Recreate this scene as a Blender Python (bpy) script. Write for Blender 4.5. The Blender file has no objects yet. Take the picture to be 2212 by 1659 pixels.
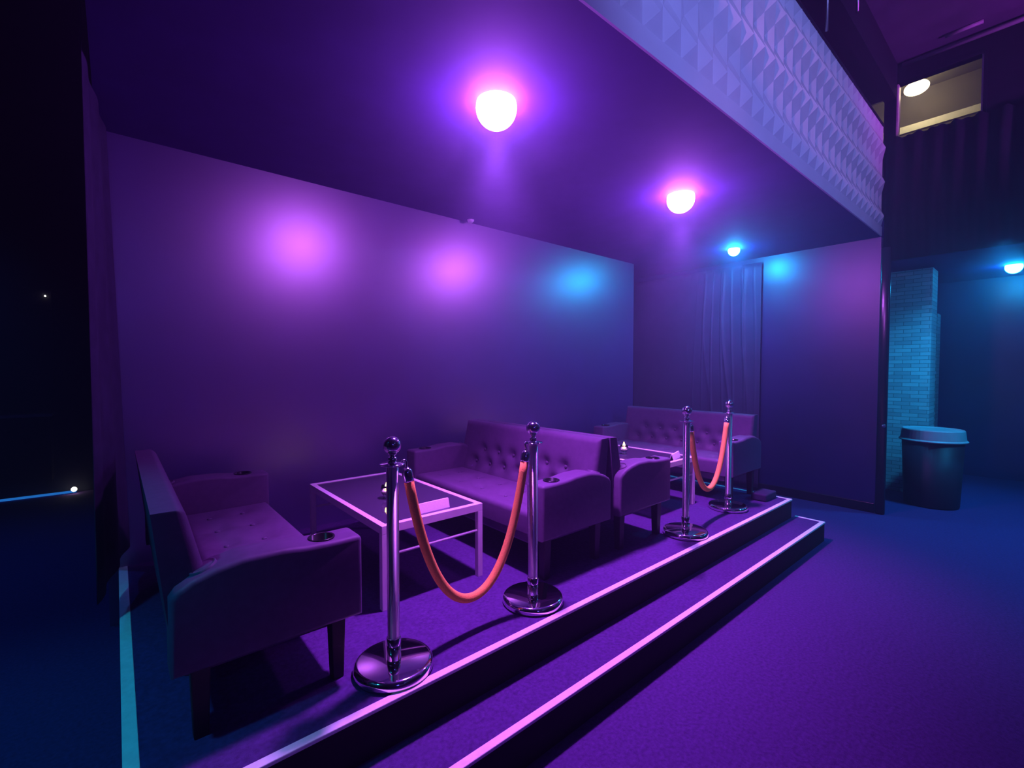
import bpy, bmesh, math, random
from mathutils import Vector, Matrix

S = bpy.context.scene
C = S.collection
PI = math.pi
random.seed(7)

# ------------------------------------------------------------------ camera, world, exposure
cam_d = bpy.data.cameras.new('camera')
cam = bpy.data.objects.new('camera', cam_d)
C.objects.link(cam)
cam_d.sensor_width = 36.0
cam_d.lens = 36.0 * 998.0 / 2212.0
cam_d.clip_start = 0.02
cam.location = (0, 0, 1.63)
cam.rotation_euler = (math.radians(90 - 1.86), 0, math.radians(-40.65))
S.camera = cam

S.view_settings.view_transform = 'Standard'
S.view_settings.look = 'None'
S.view_settings.exposure = 0.0
S.view_settings.gamma = 1.0
S.view_settings.use_curve_mapping = False

world = bpy.data.worlds.new('night')
S.world = world
world.use_nodes = True
wb = world.node_tree.nodes['Background']
wb.inputs[0].default_value = (0.20, 0.16, 1.0, 1)
wb.inputs[1].default_value = 0.010
# thin haze added through the whole hall for lamp halos and lifted darks
wv = world.node_tree.nodes.new('ShaderNodeVolumeScatter')
wv.inputs['Color'].default_value = (0.60, 0.62, 1.0, 1)
wv.inputs['Density'].default_value = 0.040
wv.inputs['Anisotropy'].default_value = 0.75
world.node_tree.links.new(wv.outputs[0], world.node_tree.nodes['World Output'].inputs['Volume'])

MAG = (0.52, 0.108, 1.0)      # light of the magenta ceiling spots
CYAN = (0.01, 0.38, 1.0)       # light of the cyan ceiling spots


def point(name, loc, color, watts, radius=0.1):
    d = bpy.data.lights.new(name, 'POINT')
    d.color = color; d.energy = watts; d.shadow_soft_size = radius
    o = bpy.data.objects.new(name, d); C.objects.link(o); o.location = loc
    return o


def spot(name, loc, target, color, watts, deg, blend=0.6, radius=0.1):
    d = bpy.data.lights.new(name, 'SPOT')
    d.color = color; d.energy = watts; d.shadow_soft_size = radius
    d.spot_size = math.radians(deg); d.spot_blend = blend
    o = bpy.data.objects.new(name, d); C.objects.link(o); o.location = loc
    v = Vector(target) - Vector(loc)
    o.rotation_euler = v.to_track_quat('-Z', 'Y').to_euler()
    return o


# stage lamps inferred in the hall, plus added fill lights with no seen source
spot('hall_blue_spot', (1.0, -4.2, 3.9), (3.6, 1.26, 3.8), (0.20, 0.235, 1.0), 1150, 48, 0.6, 0.15)
spot('hall_magenta_spot', (-0.8, 0.5, 3.75), (5.4, 1.24, 3.75), (0.85, 0.25, 0.85), 330, 13, 0.7, 0.05)
spot('hall_pink_spot', (2.3, -2.2, 3.3), (2.65, 1.26, 3.14), (0.95, 0.25, 0.85), 30, 16, 1.0, 0.08)
spot('hall_ceiling_spot', (5.9, -2.2, 3.4), (6.6, -0.1, 5.33), (0.55, 0.06, 0.95), 600, 85, 1.0, 0.1)
spot('left_cyan_spot', (-1.05, 1.7, 3.3), (-0.8, 2.1, 0.0), (0.01, 0.52, 1.0), 150, 66, 0.7, 0.08)
spot('far_left_blue_fill', (-1.6, 5.4, 3.3), (-1.0, 5.0, 0.0), (0.01, 0.20, 1.0), 90, 100, 0.9, 0.08)  # added fill that turns the far left floor blue
spot('right_cyan_fill', (6.95, 0.35, 2.95), (7.2, 0.6, 0.0), CYAN, 260, 130, 0.9, 0.08)  # added fill in view, without any fixture, for the passage floor and can
spot('pillar_cyan_fill', (6.75, -0.5, 2.7), (7.9, 1.3, 1.7), CYAN, 60, 80, 0.7, 0.08)  # added fill aimed at the stone pillar alone
spot('hall_floor_cyan_spot', (6.2, -2.2, 4.4), (6.3, -0.4, 0.0), CYAN, 700, 80, 0.9, 0.08)
point('hall_blue_fill', (-0.6, -3.4, 3.0), (0.10, 0.07, 1.0), 28, 0.25)  # unseen point light added as general blue ambient fill
# unseen lamp added on the back wall so the poles have something to reflect
spot('back_wall_fill', (-0.5, -3.6, 4.6), (0.4, -6.0, 2.2), (0.32, 0.36, 1.0), 80, 70, 0.8, 0.1)
# beams of the two magenta ceiling lamps and the cyan one
spot('magenta_beam_front', (1.625, 2.025, 2.90), (1.625, 2.025, 0.0), MAG, 720, 82, 1.0, 0.07)
spot('magenta_beam_rear', (3.665, 2.075, 2.90), (3.665, 2.075, 0.0), MAG, 720, 82, 1.0, 0.07)
spot('cyan_beam', (5.78, 2.56, 2.93), (5.78, 2.56, 0.0), CYAN, 60, 150, 1.0, 0.05)

# ------------------------------------------------------------------ materials


def mat(name, color, rough=0.6, metal=0.0, spec=0.5, noise=None, bump=None, emit=None, trans=0.0, ior=1.45):
    """noise = (scale, amount): small variation of the base colour.  bump = (scale, strength, distance)"""
    m = bpy.data.materials.new(name); m.use_nodes = True
    nt = m.node_tree; b = nt.nodes['Principled BSDF']
    b.inputs['Base Color'].default_value = (*color, 1)
    b.inputs['Roughness'].default_value = rough
    b.inputs['Metallic'].default_value = metal
    b.inputs['Specular IOR Level'].default_value = spec
    b.inputs['IOR'].default_value = ior
    b.inputs['Transmission Weight'].default_value = trans
    if emit:
        b.inputs['Emission Color'].default_value = (*emit[0], 1)
        b.inputs['Emission Strength'].default_value = emit[1]
    tc = None
    if noise or bump:
        tc = nt.nodes.new('ShaderNodeTexCoord')
    if noise:
        n = nt.nodes.new('ShaderNodeTexNoise')
        n.inputs['Scale'].default_value = noise[0]; n.inputs['Detail'].default_value = 4
        nt.links.new(tc.outputs['Object'], n.inputs['Vector'])
        r = nt.nodes.new('ShaderNodeMapRange')
        r.inputs['From Min'].default_value = 0.3; r.inputs['From Max'].default_value = 0.7
        r.inputs['To Min'].default_value = 1 - noise[1]; r.inputs['To Max'].default_value = 1 + noise[1]
        nt.links.new(n.outputs['Fac'], r.inputs['Value'])
        mx = nt.nodes.new('ShaderNodeVectorMath'); mx.operation = 'SCALE'
        mx.inputs[0].default_value = color
        nt.links.new(r.outputs['Result'], mx.inputs['Scale'])
        nt.links.new(mx.outputs['Vector'], b.inputs['Base Color'])
    if bump:
        n2 = nt.nodes.new('ShaderNodeTexNoise')
        n2.inputs['Scale'].default_value = bump[0]; n2.inputs['Detail'].default_value = 3
        nt.links.new(tc.outputs['Object'], n2.inputs['Vector'])
        bp = nt.nodes.new('ShaderNodeBump')
        bp.inputs['Strength'].default_value = bump[1]; bp.inputs['Distance'].default_value = bump[2]
        nt.links.new(n2.outputs['Fac'], bp.inputs['Height'])
        nt.links.new(bp.outputs['Normal'], b.inputs['Normal'])
    return m


def lamp_mat(name, color, strength):
    m = bpy.data.materials.new(name); m.use_nodes = True
    nt = m.node_tree
    for n in list(nt.nodes):
        nt.nodes.remove(n)
    e = nt.nodes.new('ShaderNodeEmission'); o = nt.nodes.new('ShaderNodeOutputMaterial')
    e.inputs[0].default_value = (*color, 1); e.inputs[1].default_value = strength
    nt.links.new(e.outputs[0], o.inputs[0])
    return m


M = {
    'carpet': mat('carpet', (0.075, 0.034, 0.15), 0.95, spec=0.1, noise=(60, 0.25), bump=(350, 0.5, 0.004)),
    'wall': mat('black_paint', (0.036, 0.008, 0.16), 0.37, ior=2.2, spec=0.95, noise=(3, 0.15), bump=(60, 0.05, 0.002)),
    'wall_side': mat('black_side_paint', (0.030, 0.010, 0.12), 0.38, ior=1.7, spec=0.85, noise=(3, 0.15), bump=(60, 0.05, 0.002)),
    'soffit': mat('black_ceiling_paint', (0.055, 0.020, 0.20), 0.75, spec=0.35, noise=(5, 0.1)),
    'dark': mat('black_matt', (0.012, 0.011, 0.02), 0.8, spec=0.2, noise=(8, 0.2)),
    'riser': mat('black_riser', (0.012, 0.010, 0.016), 0.7, spec=0.3, noise=(20, 0.2)),
    'nosing': mat('pale_nosing', (0.90, 0.90, 0.88), 0.45, noise=(40, 0.06)),
    'velvet': mat('grey_upholstery', (0.115, 0.066, 0.145), 0.55, spec=0.4, noise=(30, 0.10), bump=(500, 0.25, 0.002)),
    'leg': mat('dark_wood', (0.012, 0.010, 0.012), 0.45, noise=(15, 0.3)),
    'cup': mat('cup_black', (0.01, 0.01, 0.012), 0.25, noise=(15, 0.2)),
    'chrome': mat('chrome', (0.86, 0.83, 0.80), 0.06, metal=1.0, noise=(4, 0.02)),
    'brushed': mat('brushed_steel', (0.62, 0.60, 0.60), 0.38, metal=1.0, noise=(30, 0.05)),
    'rope': mat('orange_rope', (0.98, 0.50, 0.11), 0.9, spec=0.1, noise=(200, 0.12), bump=(300, 0.6, 0.003)),
    'tframe': mat('pale_table_frame', (0.78, 0.74, 0.74), 0.4, noise=(20, 0.05)),
    'tglass': mat('smoked_glass', (0.05, 0.04, 0.07), 0.03, noise=(2, 0.05), spec=0.6),
    'card': mat('white_card', (0.75, 0.74, 0.74), 0.7, noise=(120, 0.05)),
    'glass': mat('clear_glass', (1, 1, 1), 0.02, trans=1.0),
    'wax': mat('candle_wax', (0.85, 0.8, 0.72), 0.5, noise=(30, 0.05)),
    'flame': lamp_mat('flame', (1.0, 0.62, 0.20), 15),
    'panel': mat('white_relief_panel', (0.72, 0.72, 0.75), 0.6, noise=(6, 0.04)),
    'drape': mat('black_drape', (0.04, 0.03, 0.075), 0.75, spec=0.25, noise=(10, 0.2)),
    'satin': mat('dark_satin', (0.10, 0.05, 0.13), 0.5, spec=0.5, noise=(6, 0.1)),
    'can': mat('dark_plastic', (0.022, 0.014, 0.03), 0.5, noise=(10, 0.15)),
    'canlid': mat('grey_plastic', (0.32, 0.33, 0.36), 0.45, noise=(10, 0.08)),
    'booth': mat('booth_wall', (0.09, 0.08, 0.07), 0.8, noise=(5, 0.1)),
    'ceil_hi': mat('hall_ceiling_paint', (0.10, 0.08, 0.14), 0.5, spec=0.5, noise=(4, 0.15)),
    'gloss': mat('black_gloss', (0.02, 0.016, 0.03), 0.18, spec=0.6, noise=(5, 0.1)),
    'lamp_mag': lamp_mat('lamp_magenta', MAG, 190),
    'lamp_cyan': lamp_mat('lamp_cyan', CYAN, 340),
    'lamp_far': lamp_mat('lamp_cyan_far', CYAN, 120),
    'lamp_warm': lamp_mat('lamp_warm', (1.0, 0.80, 0.45), 34),
    'led_blue': lamp_mat('led_blue', (0.02, 0.22, 0.9), 0.7),
    'led_white': lamp_mat('led_white', (1.0, 0.95, 0.8), 8),
}


def pole_mat():
    m = mat('brushed_pole', (0.84, 0.82, 0.80), 0.36, metal=1.0, noise=(4, 0.02))
    nt = m.node_tree; b = nt.nodes['Principled BSDF']
    b.inputs['Anisotropic'].default_value = 0.9
    b.inputs['Anisotropic Rotation'].default_value = 0.25
    tg = nt.nodes.new('ShaderNodeTangent'); tg.direction_type = 'RADIAL'; tg.axis = 'Z'
    nt.links.new(tg.outputs[0], b.inputs['Tangent'])
    return m


M['pole'] = pole_mat()


wbs = M['wall'].node_tree.nodes['Principled BSDF']      # coat added to broaden the lamp reflections: a wide soft sheen
wbs.inputs['Coat Weight'].default_value = 0.55
wbs.inputs['Coat Roughness'].default_value = 0.58
wbs.inputs['Coat IOR'].default_value = 1.9


def stone_mat():
    m = bpy.data.materials.new('split_stone'); m.use_nodes = True
    nt = m.node_tree; b = nt.nodes['Principled BSDF']
    tc = nt.nodes.new('ShaderNodeTexCoord'); mp = nt.nodes.new('ShaderNodeMapping')
    mp.inputs['Rotation'].default_value = (math.radians(90), 0, math.radians(90))
    nt.links.new(tc.outputs['Object'], mp.inputs[0])
    br = nt.nodes.new('ShaderNodeTexBrick')
    br.inputs['Scale'].default_value = 1.0
    br.inputs['Brick Width'].default_value = 0.17; br.inputs['Row Height'].default_value = 0.05
    br.inputs['Mortar Size'].default_value = 0.003
    br.inputs['Color1'].default_value = (0.60, 0.60, 0.62, 1)
    br.inputs['Color2'].default_value = (0.40, 0.40, 0.43, 1)
    br.inputs['Mortar'].default_value = (0.2, 0.2, 0.2, 1)
    sep = nt.nodes.new('ShaderNodeSeparateXYZ'); cmb = nt.nodes.new('ShaderNodeCombineXYZ')
    nt.links.new(tc.outputs['Object'], sep.inputs[0])
    nt.links.new(sep.outputs['Y'], cmb.inputs['X']); nt.links.new(sep.outputs['Z'], cmb.inputs['Y'])
    nt.links.new(cmb.outputs[0], br.inputs['Vector'])
    nt.links.new(br.outputs['Color'], b.inputs['Base Color'])
    b.inputs['Roughness'].default_value = 0.3
    bp = nt.nodes.new('ShaderNodeBump'); bp.inputs['Strength'].default_value = 0.8; bp.inputs['Distance'].default_value = 0.02
    nt.links.new(br.outputs['Color'], bp.inputs['Height']); nt.links.new(bp.outputs['Normal'], b.inputs['Normal'])
    return m


M['stone'] = stone_mat()

# ------------------------------------------------------------------ builders


def obj(name, bm, m, parent=None, smooth=False, loc=None):
    me = bpy.data.meshes.new(name)
    bmesh.ops.recalc_face_normals(bm, faces=bm.faces)
    if smooth:
        for f in bm.faces:
            f.smooth = True
    bm.to_mesh(me); bm.free()
    me.materials.append(M[m])
    o = bpy.data.objects.new(name, me); C.objects.link(o)
    if parent is not None:
        o.parent = parent
    if loc is not None:
        o.location = loc
    return o


def auto(o, deg=40):
    """smooth shading that keeps sharp edges sharp"""
    me = o.data
    bm = bmesh.new(); bm.from_mesh(me)
    for f in bm.faces:
        f.smooth = True
    lim = math.radians(deg)
    for e in bm.edges:
        if len(e.link_faces) == 2 and e.calc_face_angle(0) > lim:
            e.smooth = False
    bm.to_mesh(me); bm.free()
    return o


def tag(o, label, cat, group=None):
    o['label'] = label; o['category'] = cat
    if group:
        o['group'] = group
    return o


def thing(name, label, cat, loc=(0, 0, 0), rz=0.0, group=None):
    o = bpy.data.objects.new(name, None); C.objects.link(o)
    o.empty_display_size = 0.1
    o.location = loc; o.rotation_euler = (0, 0, rz)
    return tag(o, label, cat, group)


def struct(o):
    o['kind'] = 'structure'
    return o


def dup(root, loc, rz, label):
    r = root.copy(); C.objects.link(r); r.location = loc; r.rotation_euler = (0, 0, rz); r['label'] = label
    for ch in list(root.children):
        c = ch.copy(); C.objects.link(c); c.parent = r
        for g in list(ch.children):
            d = g.copy(); C.objects.link(d); d.parent = c
    return r


def box(bm, x0, x1, y0, y1, z0, z1, bev=0.0, seg=2):
    g = bmesh.ops.create_cube(bm, size=1.0)
    vs = g['verts']
    for v in vs:
        v.co = Vector(((x0 + x1) / 2 + v.co.x * (x1 - x0), (y0 + y1) / 2 + v.co.y * (y1 - y0), (z0 + z1) / 2 + v.co.z * (z1 - z0)))
    if bev > 0:
        es = set()
        for v in vs:
            es.update(v.link_edges)
        bmesh.ops.bevel(bm, geom=list(es), offset=bev, segments=seg, affect='EDGES', profile=0.5)
    return bm


def nb():
    return bmesh.new()


def bx(*a, **k):
    return box(nb(), *a, **k)


def lathe(bm, prof, n=32, cx=0, cy=0, closed=False):
    """prof: list of (radius, z)"""
    rings = []
    for r, z in prof:
        if r < 1e-6:
            rings.append([bm.verts.new((cx, cy, z))])
        else:
            rings.append([bm.verts.new((cx + r * math.cos(2 * PI * i / n), cy + r * math.sin(2 * PI * i / n), z)) for i in range(n)])
    pairs = list(zip(rings, rings[1:]))
    if closed:
        pairs.append((rings[-1], rings[0]))
    for a, b in pairs:
        for i in range(n):
            j = (i + 1) % n
            if len(a) == 1 and len(b) == 1:
                continue
            if len(a) == 1:
                bm.faces.new((a[0], b[i], b[j]))
            elif len(b) == 1:
                bm.faces.new((a[i], a[j], b[0]))
            else:
                bm.faces.new((a[i], a[j], b[j], b[i]))
    return bm


def tube(bm, pts, r, n=12, caps=True):
    pts = [Vector(p) for p in pts]
    rad = r if isinstance(r, (list, tuple)) else [r] * len(pts)
    up = Vector((0, 0, 1))
    rings = []
    prev = None
    for i, p in enumerate(pts):
        t = (pts[min(i + 1, len(pts) - 1)] - pts[max(i - 1, 0)]).normalized()
        if prev is None:
            a = t.cross(up)
            if a.length < 1e-3:
                a = t.cross(Vector((1, 0, 0)))
            a.normalize()
        else:
            a = (prev - t * prev.dot(t)).normalized()
        prev = a
        b = t.cross(a)
        rings.append([bm.verts.new(p + (a * math.cos(2 * PI * k / n) + b * math.sin(2 * PI * k / n)) * rad[i]) for k in range(n)])
    for A, B in zip(rings, rings[1:]):
        for k in range(n):
            j = (k + 1) % n
            bm.faces.new((A[k], A[j], B[j], B[k]))
    if caps:
        bm.faces.new(rings[0][::-1]); bm.faces.new(rings[-1])
    return bm


def ball(bm, c, r, sx=1, sy=1, sz=1, u=20, v=12):
    g = bmesh.ops.create_uvsphere(bm, u_segments=u, v_segments=v, radius=r)
    for w in g['verts']:
        w.co = Vector((c[0] + w.co.x * sx, c[1] + w.co.y * sy, c[2] + w.co.z * sz))
    return bm


def prism(bm, pts, y0, y1):
    """outline in (x, z) extruded along y"""
    a = [bm.verts.new((p[0], y0, p[1])) for p in pts]
    b = [bm.verts.new((p[0], y1, p[1])) for p in pts]
    n = len(pts)
    fa = bm.faces.new(a); fb = bm.faces.new(b[::-1])
    for i in range(n):
        j = (i + 1) % n
        bm.faces.new((a[i], b[i], b[j], a[j]))
    return [fa, fb]


# ------------------------------------------------------------------ the room
P = 0.36           # platform height
SO = 3.10          # soffit height under the balcony
WY = 3.84          # back wall
PX = 6.50          # side partition
HC = 5.33          # hall ceiling

struct(obj('floor', bx(-6, 12, -6, 10, -0.1, 0), 'carpet'))

# raised platform with one step along its front, pale nosing strips along the edges
pl = struct(obj('floor_platform', bx(0.0, 4.97, 1.62, WY, 0.0, P), 'carpet'))
struct(obj('trim_riser', bx(0.0, 4.97, 1.612, 1.62, 0.0, P - 0.012), 'riser'))
struct(obj('trim_riser_left', bx(-0.008, 0.0, 1.612, WY, 0.0, P - 0.012), 'riser'))
struct(obj('trim_riser_right', bx(4.97, 4.978, 1.612, WY, 0.0, P - 0.012), 'riser'))
st = struct(obj('floor_step', bx(0.0, 5.06, 1.366, 1.612, 0.0, 0.18), 'carpet'))
struct(obj('trim_step_riser', bx(0.0, 5.06, 1.358, 1.366, 0.0, 0.168), 'riser'))
struct(obj('trim_step_riser_right', bx(5.06, 5.068, 1.358, 1.612, 0.0, 0.168), 'riser'))


def nosing(name, x0, x1, y0, y1, z):
    struct(obj(name, bx(x0, x1, y0, y1, z - 0.012, z + 0.004, bev=0.003), 'nosing'))


nosing('trim_nosing_front', 0.0, 4.982, 1.606, 1.642, P)
nosing('trim_nosing_left', -0.010, 0.034, 1.642, WY, P)
nosing('trim_nosing_right', 4.952, 4.982, 1.642, WY, P)
nosing('trim_nosing_step', 0.0, 5.072, 1.352, 1.388, 0.18)
nosing('trim_nosing_step_right', 5.042, 5.072, 1.388, 1.606, 0.18)

# walls
struct(obj('wall_back', bx(-0.06, 5.55, WY, WY + 0.12, 0, SO), 'wall'))
struct(obj('wall_recess', bx(5.40, 6.6, 4.62, 4.74, 0, SO), 'wall'))
struct(obj('wall_right', bx(PX, PX + 0.09, 1.26, 4.62, 0, SO), 'wall_side'))
bb = nb(); box(bb, PX - 0.018, PX, 1.26, 2.60, 0, 0.11, bev=0.006)
struct(obj('baseboard_right', bb, 'gloss'))
struct(obj('ceiling', bx(-0.06, PX + 0.12, 1.262, 5.0, SO, SO + 0.2), 'soffit'))
struct(obj('ceiling_hall', bx(-6, 7.4, -6, 1.30, HC, HC + 0.1), 'ceil_hi'))
struct(obj('wall_balcony', bx(-6, 7.4, 1.30, 1.42, 4.92, HC + 0.1), 'dark'))
struct(obj('ceiling_balcony', bx(-6, 7.4, 1.42, 10, 5.0, 5.1), 'dark'))
struct(obj('wall_balcony_back', bx(-0.06, 7.4, 4.8, 4.9, SO + 0.2, 5.0), 'dark'))
struct(obj('wall_hall_left', bx(-6.1, -6, -6, 10, 0, HC + 0.1), 'dark'))
struct(obj('wall_hall_behind', bx(-6, 12, -6.1, -6, 0, HC + 0.1), 'satin'))
struct(obj('wall_far_left', bx(-6, 0.6, 8.4, 8.5, 0, 5.0), 'dark'))
struct(obj('wall_passage', bx(9.93, 10.03, -6, 4.7, 0, SO), 'wall_side'))
struct(obj('ceiling_passage', bx(7.42, 10.03, -6, 4.7, 2.98, 3.08), 'soffit'))

# open door leaf at the end of the partition
dl = struct(obj('door_1', bx(PX - 0.04, PX + 0.01, 1.165, 1.255, 0.0, 2.98, bev=0.02, seg=4), 'gloss'))
auto(dl)
kn = nb(); tube(kn, [(PX - 0.02, 1.185, 1.0), (PX - 0.05, 1.185, 1.0)], 0.008); ball(kn, (PX - 0.062, 1.185, 1.0), 0.02)
obj('door_handle', kn, 'chrome', dl, smooth=True)

# upper hall wall with the booth window
BX = 7.30
wy0, wy1, wz0, wz1 = 0.555, 1.30, 4.43, 5.09
uw = nb()
box(uw, BX, BX + 0.1, -6, wy0, 2.98, HC)
box(uw, BX, BX + 0.1, wy1, 1.42, 2.98, HC)
box(uw, BX, BX + 0.1, wy0, wy1, 2.98, wz0)
box(uw, BX, BX + 0.1, wy0, wy1, wz1, HC)
struct(obj('wall_booth', uw, 'dark'))
bo = nb()
box(bo, 8.5, 8.55, -0.4, 2.0, 4.0, 5.55)
box(bo, 7.41, 8.5, -0.4, -0.35, 4.0, 5.55)
box(bo, 7.41, 8.5, 1.95, 2.0, 4.0, 5.55)
box(bo, 7.41, 8.5, -0.35, 1.95, 5.48, 5.55)
box(bo, 7.41, 8.5, -0.35, 1.95, 4.0, 4.05)
struct(obj('wall_booth_inside', bo, 'booth'))
w1 = nb()
t = 0.03
box(w1, BX - 0.02, BX + 0.1, wy0 - t, wy0, wz0 - t, wz1 + t); box(w1, BX - 0.02, BX + 0.1, wy1, wy1 + t, wz0 - t, wz1 + t)
box(w1, BX - 0.02, BX + 0.1, wy0, wy1, wz0 - t, wz0); box(w1, BX - 0.02, BX + 0.1, wy0, wy1, wz1, wz1 + t)
wf = struct(obj('window_1', w1, 'dark'))
obj('window_jamb', bx(BX + 0.0, BX + 0.12, wy0 - 0.002, wy0 + 0.016, wz0, wz1), 'nosing', wf)  # both jambs pale: the light falling on them is put into their colour
obj('window_jamb', bx(BX + 0.0, BX + 0.12, wy1 - 0.016, wy1 + 0.002, wz0, wz1), 'nosing', wf)
obj('window_pane', bx(BX + 0.045, BX + 0.051, wy0, wy1, wz0, wz1), 'glass', wf)

struct(obj('trim_booth_rail', bx(8.28, 8.34, -0.35, 1.95, 4.86, 4.95), 'nosing'))
# stone clad pillar and the one behind it
struct(obj('wall_stone_pillar', bx(7.90, 8.3, 1.00, 1.62, 0, 2.92), 'stone'))
struct(obj('wall_stone_pillar_far', bx(9.2, 9.5, 1.10, 1.42, 0, 2.45), 'stone'))

# ------------------------------------------------------------------ ceiling lamps


def ceiling_lamp(loc, r, m, label):
    t = thing('ceiling_lamp', label, 'ceiling lamp', loc, 0, 'round ceiling lamps')
    obj('lamp_housing', lathe(nb(), [(0, 0), (r * 0.7, 0), (r * 0.7, -0.006), (r * 0.6, -0.010), (0, -0.010)], 40), 'nosing', t, smooth=True)
    c = 0.30 * r
    a0 = math.acos(c / r)
    prof = [(r * math.sin(a), -c + r * math.cos(a)) for a in [a0 + (PI - a0) * i / 20 for i in range(20)]] + [(0, -c - r)]
    obj('lamp_lens', lathe(nb(), prof, 40), m, t, smooth=True)
    return t


ceiling_lamp((1.625, 2.025, SO), 0.112, 'lamp_mag', 'large glowing magenta ceiling lamp above the front table')
ceiling_lamp((3.665, 2.075, SO), 0.112, 'lamp_mag', 'glowing magenta ceiling lamp above the rear table and stanchions')
ceiling_lamp((5.78, 2.56, SO), 0.066, 'lamp_cyan', 'small cyan ceiling lamp by the hanging satin curtain')
ceiling_lamp((8.87, 0.34, 2.98), 0.085, 'lamp_far', 'cyan ceiling lamp in the passage beyond the trash can')

det = thing('ceiling_sensor', 'tiny pale sensor where black ceiling meets the back wall', 'sensor', (2.69, 3.76, SO))
obj('sensor_body', lathe(nb(), [(0, 0), (0.035, 0), (0.035, -0.012), (0.02, -0.026), (0, -0.028)], 24), 'nosing', det, smooth=True)

# warm lamp inside the booth
bl = thing('booth_lamp', 'bright warm lamp shining inside the upper booth window', 'lamp', (8.0, 1.225, 5.48))
obj('lamp_cord', tube(nb(), [(0, 0, 0), (0, 0, -0.12)], 0.006), 'dark', bl)
obj('lamp_globe', ball(nb(), (0, 0, -0.19), 0.10, 1, 1.3, 0.85), 'lamp_warm', bl, smooth=True)

# ------------------------------------------------------------------ balcony front, pyramid relief
dx, dz, dep = 0.17, 0.1833, 0.042
bm = nb()
px0, px1 = -0.34, 6.46
ncol = int(round((px1 - px0) / dx)); nrow = 6
zb = 3.20
vx = {}


def gv(x, y, z):
    k = (round(x, 4), round(y, 4), round(z, 4))
    if k not in vx:
        vx[k] = bm.verts.new((x, y, z))
    return vx[k]


for j in range(nrow):
    s = -dep if j % 2 == 0 else dep * 0.75
    for i in range(ncol):
        xa, xb = px0 + i * dx, px0 + (i + 1) * dx
        za, zc = zb + j * dz, zb + (j + 1) * dz
        c4 = [gv(xa, 1.26, za), gv(xb, 1.26, za), gv(xb, 1.26, zc), gv(xa, 1.26, zc)]
        a = gv((xa + xb) / 2, 1.26 + s, (za + zc) / 2)
        for k in range(4):
            bm.faces.new((c4[k], c4[(k + 1) % 4], a))
xe = px0 + ncol * dx
par = thing('balcony_front', 'pale balcony front covered in small pyramid relief above the lounge', 'balcony', (0, 0, 0))
obj('relief_panel', bm, 'panel', par)
obj('bottom_band', bx(px0, xe, 1.250, 1.262, SO + 0.0, zb), 'panel', par)
obj('parapet_core', bx(px0, xe, 1.30, 1.40, SO + 0.2, 4.29), 'panel', par)
obj('top_rail', bx(px0, xe, 1.25, 1.41, 4.29, 4.305), 'dark', par)

# hanger rod over the balcony, a second added for a bulkhead edge highlight, and the conduit under the hall ceiling
for (x, y, zr, lab) in ((4.33, 1.22, 4.305, 'thin hanging steel rod above balcony, nearer the lounge'), (5.13, 1.21, 4.84, 'thin hanging steel rod above balcony, nearer the booth window')):
    o = obj('hanger_rod', tube(nb(), [(x, y, zr), (x, y, HC)], 0.012), 'brushed', smooth=True)
    tag(o, lab, 'rod', 'hanger rods')
tag(obj('conduit_pipe', tube(nb(), [(BX - 0.04, 1.25, HC - 0.05), (BX - 0.04, -1.0, HC - 0.05)], 0.025), 'canlid', smooth=True),
    'long conduit pipe under the hall ceiling above the booth window', 'pipe')
tag(obj('cable_clip', tube(nb(), [(BX - 0.25, 0.55, HC - 0.02), (BX - 0.25, 0.85, HC - 0.02)], 0.02), 'canlid', smooth=True),
    'short metal tube on the hall ceiling beside the long conduit', 'pipe')

# ------------------------------------------------------------------ curtains


def cloth(fn, nu, nv, thick=0.0):
    bm = nb()
    g = [[bm.verts.new(fn(i / nu, j / nv)) for i in range(nu + 1)] for j in range(nv + 1)]
    for j in range(nv):
        for i in range(nu):
            bm.faces.new((g[j][i], g[j][i + 1], g[j + 1][i + 1], g[j + 1][i]))
    return bm


def solid(o, th):
    md = o.modifiers.new('thickness', 'SOLIDIFY'); md.thickness = th; md.offset = 0
    return o


# dark satin curtain along the partition, far right corner of the lounge
def satin(u, v):
    y = 2.495 + u * 1.95
    z = P * 0 + 0.05 + v * (SO - 0.12)
    k = math.exp(-((u - 0.22) / 0.22) ** 2)
    def crease(t):
        return (1 - abs(math.sin(t))) ** 4
    w = 0.016 * k * crease(26 * u + 0.8 * math.sin(2.6 * v + 5 * u) + 0.5 * math.sin(7 * v))
    w += 0.012 * k * crease(47 * u + 1.1 * math.sin(3.3 * v + 7 * u) + 1.2 * v)
    w = -w + 0.003 * math.sin(16 * u)
    return (PX - 0.045 + w - 0.01 * u, y, z)


o = solid(obj('satin_curtain', cloth(satin, 320, 48), 'satin', smooth=True), 0.004)
tag(o, 'dark wrinkled satin curtain hanging behind the rear sofa', 'curtain')


# drape at the left edge of the platform, seen nearly edge on
def ldrape(u, v):
    y = 2.95 + u * 0.84
    z = 0.50 + v * 4.4
    fl = (1 - v)
    x = -0.088 + 0.030 * u + 0.075 * u * fl + 0.02 * fl * u + 0.010 * math.sin(u * 14) * (0.4 + 0.6 * fl)
    if u < 0.12:
        z -= 0.0
    return (x, y, z)


o = solid(obj('side_drape', cloth(ldrape, 50, 24), 'drape', smooth=True), 0.004)
tag(o, 'tall narrow dark drape hanging at the left end of the platform', 'curtain')


# pleated black curtain under the booth window
def pleats(u, v):
    y = 1.40 - u * 4.2
    z = 2.95 + v * (1.46 + 0.012 * math.sin(u * 260))
    x = BX - 0.10 + 0.03 * math.sin(u * 150 + 0.6 * math.sin(v * 3))
    return (x, y, z)


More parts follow.
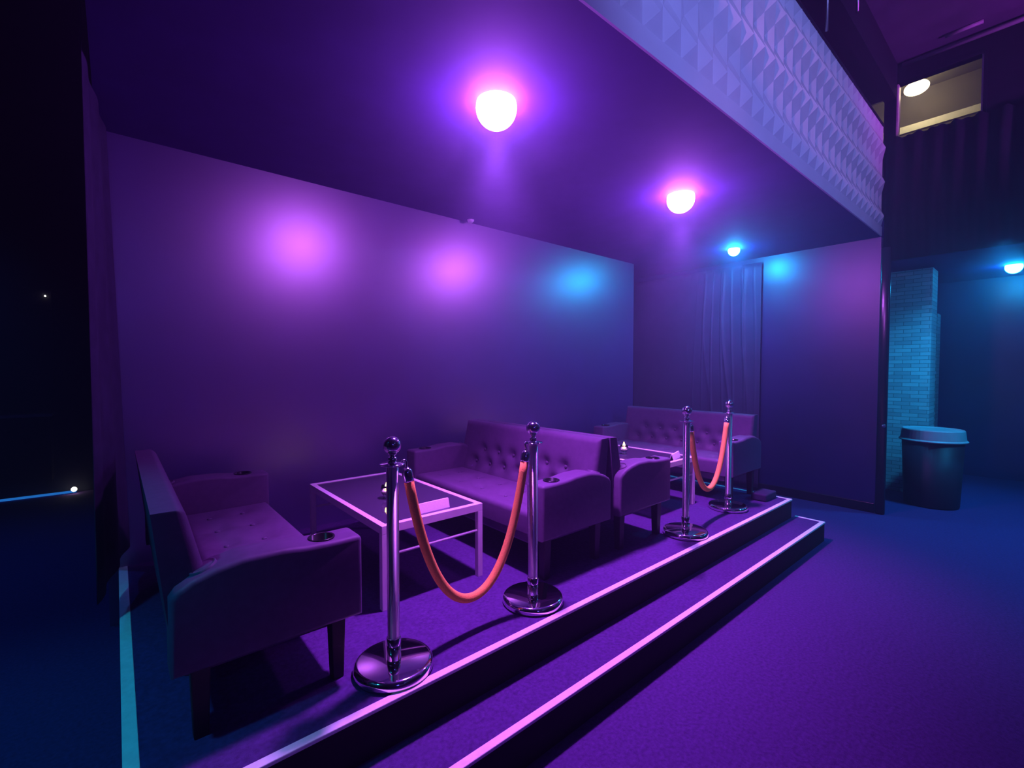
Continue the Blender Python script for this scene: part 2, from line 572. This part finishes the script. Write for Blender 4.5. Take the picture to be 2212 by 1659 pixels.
o = solid(obj('pleated_curtain', cloth(pleats, 320, 6), 'dark', smooth=True), 0.004)
tag(o, 'black pleated curtain hanging below the lit booth window', 'curtain')

# ------------------------------------------------------------------ sofas
SW, SD = 1.66, 0.64


def steps(L, r, n, extra=()):
    e = [0, 0.05 * r, 0.2 * r, 0.45 * r, 0.75 * r, r]
    inner = [r + (L - 2 * r) * i / n for i in range(1, n)]
    return sorted(set([round(a, 5) for a in e + inner + [L - a for a in e]]))


def cushion(W, H, T, r, dims, mapf, na, nbb, dd=0.02, ds=0.045):
    A, B = steps(W, r, na), steps(H, r, nbb)
    bm = nb()

    def rd(e):
        return 0 if e >= r else r - math.sqrt(max(0, r * r - (r - e) ** 2))

    top = []
    for b in B:
        row = []
        for a in A:
            h = T - max(rd(min(a, W - a)), rd(min(b, H - b)))
            for (p, q) in dims:
                d2 = (a - p) ** 2 + (b - q) ** 2
                h -= dd * math.exp(-d2 / (ds * ds)) + 0.35 * dd * math.exp(-d2 / (4 * ds * ds))
            row.append(bm.verts.new(mapf(a, b, h)))
        top.append(row)
    na_, nb_ = len(A), len(B)
    for j in range(nb_ - 1):
        for i in range(na_ - 1):
            bm.faces.new((top[j][i], top[j][i + 1], top[j + 1][i + 1], top[j + 1][i]))
    rim = [(i, 0) for i in range(na_)] + [(na_ - 1, j) for j in range(1, nb_)] + [(i, nb_ - 1) for i in range(na_ - 2, -1, -1)] + [(0, j) for j in range(nb_ - 2, 0, -1)]
    low = [bm.verts.new(mapf(A[i], B[j], 0)) for i, j in rim]
    n = len(rim)
    for k in range(n):
        k2 = (k + 1) % n
        (i, j), (i2, j2) = rim[k], rim[k2]
        bm.faces.new((top[j][i], low[k], low[k2], top[j2][i2]))
    bm.faces.new(low)
    return bm


def boolean_cut(o, cutters):
    """apply a difference cut straight away"""
    for c in cutters:
        md = o.modifiers.new('cut', 'BOOLEAN'); md.operation = 'DIFFERENCE'; md.object = c; md.solver = 'EXACT'
    dg = bpy.context.evaluated_depsgraph_get()
    me = bpy.data.meshes.new_from_object(o.evaluated_get(dg))
    o.modifiers.clear()
    old = o.data; o.data = me
    bpy.data.meshes.remove(old)
    for c in cutters:
        bpy.data.objects.remove(c, do_unlink=True)
    return o


def arm_top(x):
    """height of the arm's top along its depth, front (0) to back (SD)"""
    pts = [(0.0, 0.590), (0.10, 0.590), (0.20, 0.594), (0.30, 0.606), (0.42, 0.608), (0.50, 0.596), (0.57, 0.575), (0.62, 0.548), (0.64, 0.52)]
    for (a, za), (b, zb_) in zip(pts, pts[1:]):
        if x <= b:
            t = (x - a) / (b - a)
            t = t * t * (3 - 2 * t) * 0.4 + t * 0.6
            return za + (zb_ - za) * t
    return 0.52


def make_sofa():
    """front at local -x; footprint centred on the empty, floor at z=0"""
    t = thing('sofa', '', 'sofa', (0, 0, 0), 0, 'tufted lounge sofas')
    ox, oy = -SD / 2, -SW / 2
    obj('base', bx(ox + 0.03, ox + SD - 0.04, oy + 0.10, oy + SW - 0.10, 0.20, 0.30, bev=0.015), 'velvet', t)
    # seat
    aw = 0.15
    sW, sH = SW - 2 * aw + 0.01, 0.47
    sd = [(sW * (k + 0.5) / 5, q) for k in range(5) for q in (0.17, 0.34)]
    seat = auto(obj('seat', cushion(sW, sH, 0.135, 0.035, sd, lambda a, b, h: (ox + 0.012 + b, oy + aw - 0.005 + a, 0.27 + h), 48, 22, 0.016, 0.045), 'velvet', t), 60)
    for (p, q) in sd:
        obj('button', ball(nb(), (ox + 0.012 + q, oy + aw - 0.005 + p, 0.27 + 0.135 - 0.018), 0.013, 1, 1, 0.5, 12, 8), 'velvet', seat, smooth=True)
    # backrest, leaning back
    bW, bH, T = SW - 0.12, 0.53, 0.12

    def mb(a, b, h):
        k = b / bH
        zz = 0.27 + b
        xb = 0.625 + 0.055 * k
        th = 0.165 - 0.072 * k
        return (ox + xb - h / T * th, oy + 0.06 + a, zz)

    rows = [(0.19, 7, 0.0), (0.30, 6, 0.5)]
    bd = []
    for q, n, off in rows:
        for k in range(n):
            bd.append((0.20 + (bW - 0.40) * (k + off) / 6, q))
    back = auto(obj('backrest', cushion(bW, bH, T, 0.035, bd, mb, 56, 26, 0.034, 0.045), 'velvet', t), 60)
    for (p, q) in bd:
        c = mb(p, q, T - 0.040)
        obj('button', ball(nb(), c, 0.014, 0.5, 1, 1, 12, 8), 'velvet', back, smooth=True)
    # arms with a cup holder near the front and a round cap near the back
    for s in (0, 1):
        y0 = oy if s == 0 else oy + SW - aw
        pts = [(ox, 0.26)] + [(ox + x, arm_top(x)) for x in [SD * k / 34 for k in range(35)]] + [(ox + SD, 0.26)]
        bm = nb()
        prism(bm, pts, y0, y0 + aw)
        bm.normal_update()
        es = [e for e in bm.edges if len(e.link_faces) == 2 and any(abs(f.normal.y) > 0.9 for f in e.link_faces)]
        es += [e for e in bm.edges if all(abs(v.co.x - ox) < 1e-5 and v.co.z > 0.5 for v in e.verts)]
        es = list({e.index: e for e in es}.values()) if False else list(set(es))
        bmesh.ops.bevel(bm, geom=es, offset=0.022, segments=4, affect='EDGES', profile=0.5, clamp_overlap=True)
        arm = obj('arm', bm, 'velvet', t)
        yc = y0 + aw / 2
        xc = ox + 0.14
        zc = arm_top(0.14)
        cut = obj('cut', tube(nb(), [(xc, yc, zc - 0.08), (xc, yc, zc + 0.05)], 0.043, 32), 'velvet', t)
        boolean_cut(arm, [cut])
        auto(arm, 45)
        prof = [(0.0425, zc - 0.078), (0.0425, zc + 0.004), (0.050, zc + 0.006), (0.052, zc + 0.002), (0.047, zc - 0.004)]
        cup = lathe(nb(), [(0, zc - 0.078)] + prof, 32, xc, yc)
        obj('cup_holder', cup, 'cup', arm, smooth=True)
        x2 = 0.54
        z2 = arm_top(x2)
        sl = (arm_top(x2 + 0.02) - arm_top(x2 - 0.02)) / 0.04
        cp = lathe(nb(), [(0, 0.007), (0.030, 0.007), (0.034, 0.003), (0.038, 0.008), (0.043, 0.008), (0.045, -0.004)], 28)
        bmesh.ops.rotate(cp, verts=cp.verts, cent=(0, 0, 0), matrix=Matrix.Rotation(-math.atan(sl), 3, 'Y'))
        bmesh.ops.translate(cp, verts=cp.verts, vec=(ox + x2, yc, z2))
        obj('round_cap', cp, 'velvet', arm, smooth=True)
    for x in (0.085, SD - 0.085):
        for y in (0.075, SW - 0.075):
            bm = nb()
            box(bm, ox + x - 0.03, ox + x + 0.03, oy + y - 0.03, oy + y + 0.03, 0.0, 0.27, bev=0.005)
            for v in bm.verts:
                if v.co.z < 0.05:
                    v.co.x = ox + x + (v.co.x - ox - x) * 0.75; v.co.y = oy + y + (v.co.y - oy - y) * 0.75
            obj('leg', bm, 'leg', t)
    return t


sofa = make_sofa()
sofa.location = (0.755 - SD / 2, 1.82 + SW / 2, P); sofa.rotation_euler = (0, 0, PI)
sofa['label'] = 'purple-lit tufted sofa nearest the camera, back to the drape and teal edge strip'
dup(sofa, (1.862 + SD / 2, 1.89 + SW / 2, P), 0, 'purple-lit tufted sofa facing the front table, buttoned back fully visible')
dup(sofa, (3.228 - SD / 2, 1.88 + SW / 2, P), PI, 'tufted sofa showing only its near arm, placed back-to-back behind another sofa')
dup(sofa, (4.328 + SD / 2, 1.89 + SW / 2, P), 0, 'tufted sofa farthest away, in front of the satin curtain')

# ------------------------------------------------------------------ tables
TL, TW, TH = 0.655, 1.18, 0.45


def make_table(label):
    t = thing('coffee_table', label, 'coffee table', (0, 0, 0), 0, 'glass coffee tables')
    b = 0.034
    x0, x1, y0, y1 = -TL / 2, TL / 2, -TW / 2, TW / 2
    fr = nb()
    hh = 0.045
    box(fr, x0, x1, y0, y0 + b, TH - hh, TH, bev=0.002); box(fr, x0, x1, y1 - b, y1, TH - hh, TH, bev=0.002)
    box(fr, x0, x0 + b, y0 + b, y1 - b, TH - hh, TH, bev=0.002); box(fr, x1 - b, x1, y0 + b, y1 - b, TH - hh, TH, bev=0.002)
    obj('frame', fr, 'tframe', t)
    obj('glass_top', bx(x0 + b, x1 - b, y0 + b, y1 - b, TH - 0.014, TH - 0.004), 'tglass', t)
    for x in (x0, x1 - b):
        for y in (y0, y1 - b):
            obj('leg', bx(x, x + b, y, y + b, 0, TH - hh, bev=0.002), 'tframe', t)
    for y in (y0 + b / 2, y1 - b / 2):
        obj('stretcher', tube(nb(), [(x0 + b, y, 0.285), (x1 - b, y, 0.285)], 0.008), 'tframe', t, smooth=True)
    return t


tb = make_table('front glass coffee table with pale metal frame, between the two nearest facing sofas')
tb.location = (1.035 + TL / 2, 2.245 + TW / 2, P)
dup(tb, (3.46 + TL / 2, 2.15 + TW / 2, P), 0, 'rear glass coffee table with pale metal frame, partly hidden behind sofa arm')
TZ = P + TH - 0.004


def candle(x, y, z, label):
    t = thing('candle_holder', label, 'candle', (x, y, z), 0, 'lit table candles')
    pr = [(0, 0.0), (0.022, 0.0), (0.026, 0.004), (0.014, 0.012), (0.03, 0.026), (0.041, 0.045), (0.041, 0.06), (0.036, 0.085),
          (0.033, 0.085), (0.038, 0.06), (0.038, 0.046), (0.028, 0.030), (0.0, 0.026)]
    obj('glass_bowl', lathe(nb(), pr, 32), 'glass', t, smooth=True)
    obj('wax', lathe(nb(), [(0, 0.031), (0.024, 0.032), (0.031, 0.042), (0.031, 0.05), (0, 0.05)], 24), 'wax', t, smooth=True)
    obj('flame', lathe(nb(), [(0, 0.052), (0.010, 0.057), (0.0155, 0.067), (0.014, 0.080), (0.008, 0.098), (0.003, 0.113), (0, 0.120)], 16), 'flame', t, smooth=True)
    return t


candle(1.30, 2.735, TZ, 'lit candle in glass on the front table, behind the nearest stanchion')
candle(3.735, 2.680, TZ, 'lit candle in round glass on the rear table')


def card(x, y, z, rz, label):
    o = nb()
    w, h, d, tt = 0.23, 0.052, 0.020, 0.006
    prism_pts = [(-d, 0), (-tt, h), (tt, h), (d, 0), (d - 0.004, 0), (0, h - 0.006), (-d + 0.004, 0)]
    prism(o, prism_pts, -w / 2, w / 2)
    c = obj('tent_card', o, 'card')
    c.location = (x, y, z); c.rotation_euler = (0, 0, rz)
    return tag(c, label, 'card', 'folded table cards')


card(1.385, 2.335, TZ, math.radians(-88), 'folded white card on the front table near its front corner')
card(3.90, 2.235, TZ, math.radians(-75), 'folded white card on the rear table behind the sofa arm')

# ------------------------------------------------------------------ stanchions and ropes


def make_stanchion(label):
    t = thing('stanchion', label, 'stanchion', (0, 0, P), 0, 'chrome rope stanchions')
    obj('base', lathe(nb(), [(0, 0.0), (0.158, 0.0), (0.164, 0.005), (0.166, 0.012), (0.166, 0.024), (0.163, 0.033), (0.156, 0.040), (0.146, 0.043), (0.02, 0.046), (0, 0.046)], 64), 'chrome', t, smooth=True)
    obj('collar', lathe(nb(), [(0, 0.035), (0.030, 0.036), (0.030, 0.135), (0.0275, 0.138), (0, 0.138)], 40), 'chrome', t, smooth=True)
    obj('pole', lathe(nb(), [(0.0255, 0.12), (0.0255, 0.87), (0, 0.87)], 40), 'pole', t, smooth=True)
    obj('flange', lathe(nb(), [(0, 0.866), (0.050, 0.869), (0.053, 0.873), (0.049, 0.876), (0.022, 0.878), (0.016, 0.884), (0.020, 0.892), (0.017, 0.900), (0.011, 0.904), (0, 0.904)], 40), 'chrome', t, smooth=True)
    pf = [(0.010, 0.900), (0.013, 0.910), (0.018, 0.914), (0.021, 0.920), (0.017, 0.924)]
    r, zc = 0.0375, 0.951
    for k in range(3, 17):
        a = -PI / 2 + PI * k / 16
        pf.append((max(0, r * math.cos(a)), zc + r * math.sin(a)))
    pf[-1] = (0, zc + r)
    obj('finial_ball', lathe(nb(), pf, 40), 'chrome', t, smooth=True)
    return t


posts = [(0.872, 1.785), (1.706, 1.812), (3.305, 1.800), (4.213, 1.885)]
labs = ['chrome stanchion nearest the camera, in front of the front table',
        'second chrome stanchion from the camera, beside the near sofa arm',
        'third chrome stanchion, in front of the rear table',
        'farthest chrome stanchion, by the platform end']
s0 = make_stanchion(labs[0]); s0.location = (*posts[0], P)
for p, l in zip(posts[1:], labs[1:]):
    dup(s0, (*p, P), 0, l)


def rope(a, b, sag, za, zb2, label):
    """hangs from the flanges of two posts; a, b are (x, y) of the posts"""
    t = thing('barrier_rope', label, 'rope', (a[0], a[1], P + 0.87), 0, 'orange barrier ropes')
    o = Vector((a[0], a[1], P + 0.87))
    A, B = Vector((a[0], a[1], 0)), Vector((b[0], b[1], 0))
    d = (B - A).normalized()
    ea = A + d * 0.075 + Vector((0, 0, P + za)) - o
    eb = B - d * 0.062 + Vector((0, 0, P + zb2)) - o
    n = 48
    low = sag + P - o.z
    L = (Vector((eb.x, eb.y, 0)) - Vector((ea.x, ea.y, 0))).length
    # catenary with given ends and lowest height
    ha, hb = ea.z - low, eb.z - low

    def solve():
        lo, hi = 0.02, 5.0
        for _ in range(80):
            c = (lo + hi) / 2
            w = c * (math.acosh(1 + ha / c) + math.acosh(1 + hb / c))
            if w < L:
                lo = c
            else:
                hi = c
        return c
    c = solve()
    xa = -c * math.acosh(1 + ha / c); xb = c * math.acosh(1 + hb / c)
    pts = []
    for k in range(n + 1):
        s = k / n
        x = xa + (xb - xa) * s
        z = low + c * (math.cosh(x / c) - 1)
        q = ea.lerp(eb, (x - xa) / (xb - xa))
        pts.append(Vector((q.x, q.y, z)))
    obj('rope', tube(nb(), pts, 0.0215, 16), 'rope', t, smooth=True)
    for end, nxt, side in ((pts[0], pts[1], 1), (pts[-1], pts[-2], -1)):
        v = (end - nxt).normalized()
        post = Vector((0, 0, 0)) if side == 1 else (B - A)
        f = nb()
        tube(f, [end - v * 0.012, end - v * 0.004, end + v * 0.03, end + v * 0.042, end + v * 0.05], [0.0225, 0.0235, 0.0235, 0.017, 0.008], 20)
        obj('ferrule', f, 'chrome', t, smooth=True)
        top = end + v * 0.048
        rim = post + d * side * 0.050
        rim.z = 0.004
        mid = (top + rim) / 2 + Vector((0, 0, 0.012)) + d * side * 0.008
        hk = nb()
        tube(hk, [top, top.lerp(mid, 0.5), mid, mid.lerp(rim, 0.5) + Vector((0, 0, 0.008)), rim + Vector((0, 0, 0.006)), rim - d * side * 0.012 - Vector((0, 0, 0.004))], 0.0055, 10)
        obj('hook', hk, 'chrome', t, smooth=True)
    return t


rope(posts[0], posts[1], 0.165, 0.80, 0.79, 'orange barrier rope sagging between the two nearest stanchions')
rope(posts[2], posts[3], 0.265, 0.80, 0.80, 'orange barrier rope sagging between the two far stanchions')

# ------------------------------------------------------------------ small and far things
tag(obj('folded_mat', bx(-0.13, 0.13, -0.07, 0.07, 0, 0.07, bev=0.015, seg=3), 'drape', loc=(4.80, 1.80, P + 0.001)),
    'low dark folded mat on platform end behind the farthest stanchion', 'mat')

tc = thing('trash_can', 'round dark trash can with grey lid beside the stone pillar', 'trash can', (7.42, 0.90, 0))
obj('can_body', lathe(nb(), [(0, 0), (0.245, 0), (0.255, 0.02), (0.285, 0.79), (0.27, 0.79)], 48), 'can', tc, smooth=True)
obj('can_lid', lathe(nb(), [(0.275, 0.775), (0.312, 0.775), (0.315, 0.785), (0.298, 0.80), (0.285, 0.905), (0.278, 0.915), (0.26, 0.90), (0, 0.895)], 48), 'canlid', tc)

# far left: low light line, ledge and standby lights
ls = thing('light_strip', 'blue light strip along the floor with a bright end, far left', 'light', (0, 0, 0))
obj('strip', bx(-2.6, -0.42, 8.30, 8.33, 0.01, 0.035), 'led_blue', ls)
obj('end_lamp', ball(nb(), (-0.44, 8.27, 0.06), 0.03), 'led_white', ls, smooth=True)
cb = thing('bar_counter', 'dark bar counter with thin ledge against the far left wall', 'counter', (0, 0, 0))
obj('counter_body', bx(-2.6, -0.62, 8.0, 8.3, 0.25, 1.05), 'dark', cb)
obj('ledge', bx(-2.65, -0.60, 7.95, 8.3, 1.05, 1.09, bev=0.006), 'canlid', cb)
sb = thing('wall_screen', 'dark screen on the far left wall with a white standby light', 'screen', (0, 0, 0))
obj('screen_frame', bx(-2.6, -0.60, 8.30, 8.38, 1.2, 2.62), 'dark', sb)
obj('standby_light', ball(nb(), (-0.65, 8.28, 2.55), 0.010), 'led_white', sb, smooth=True)
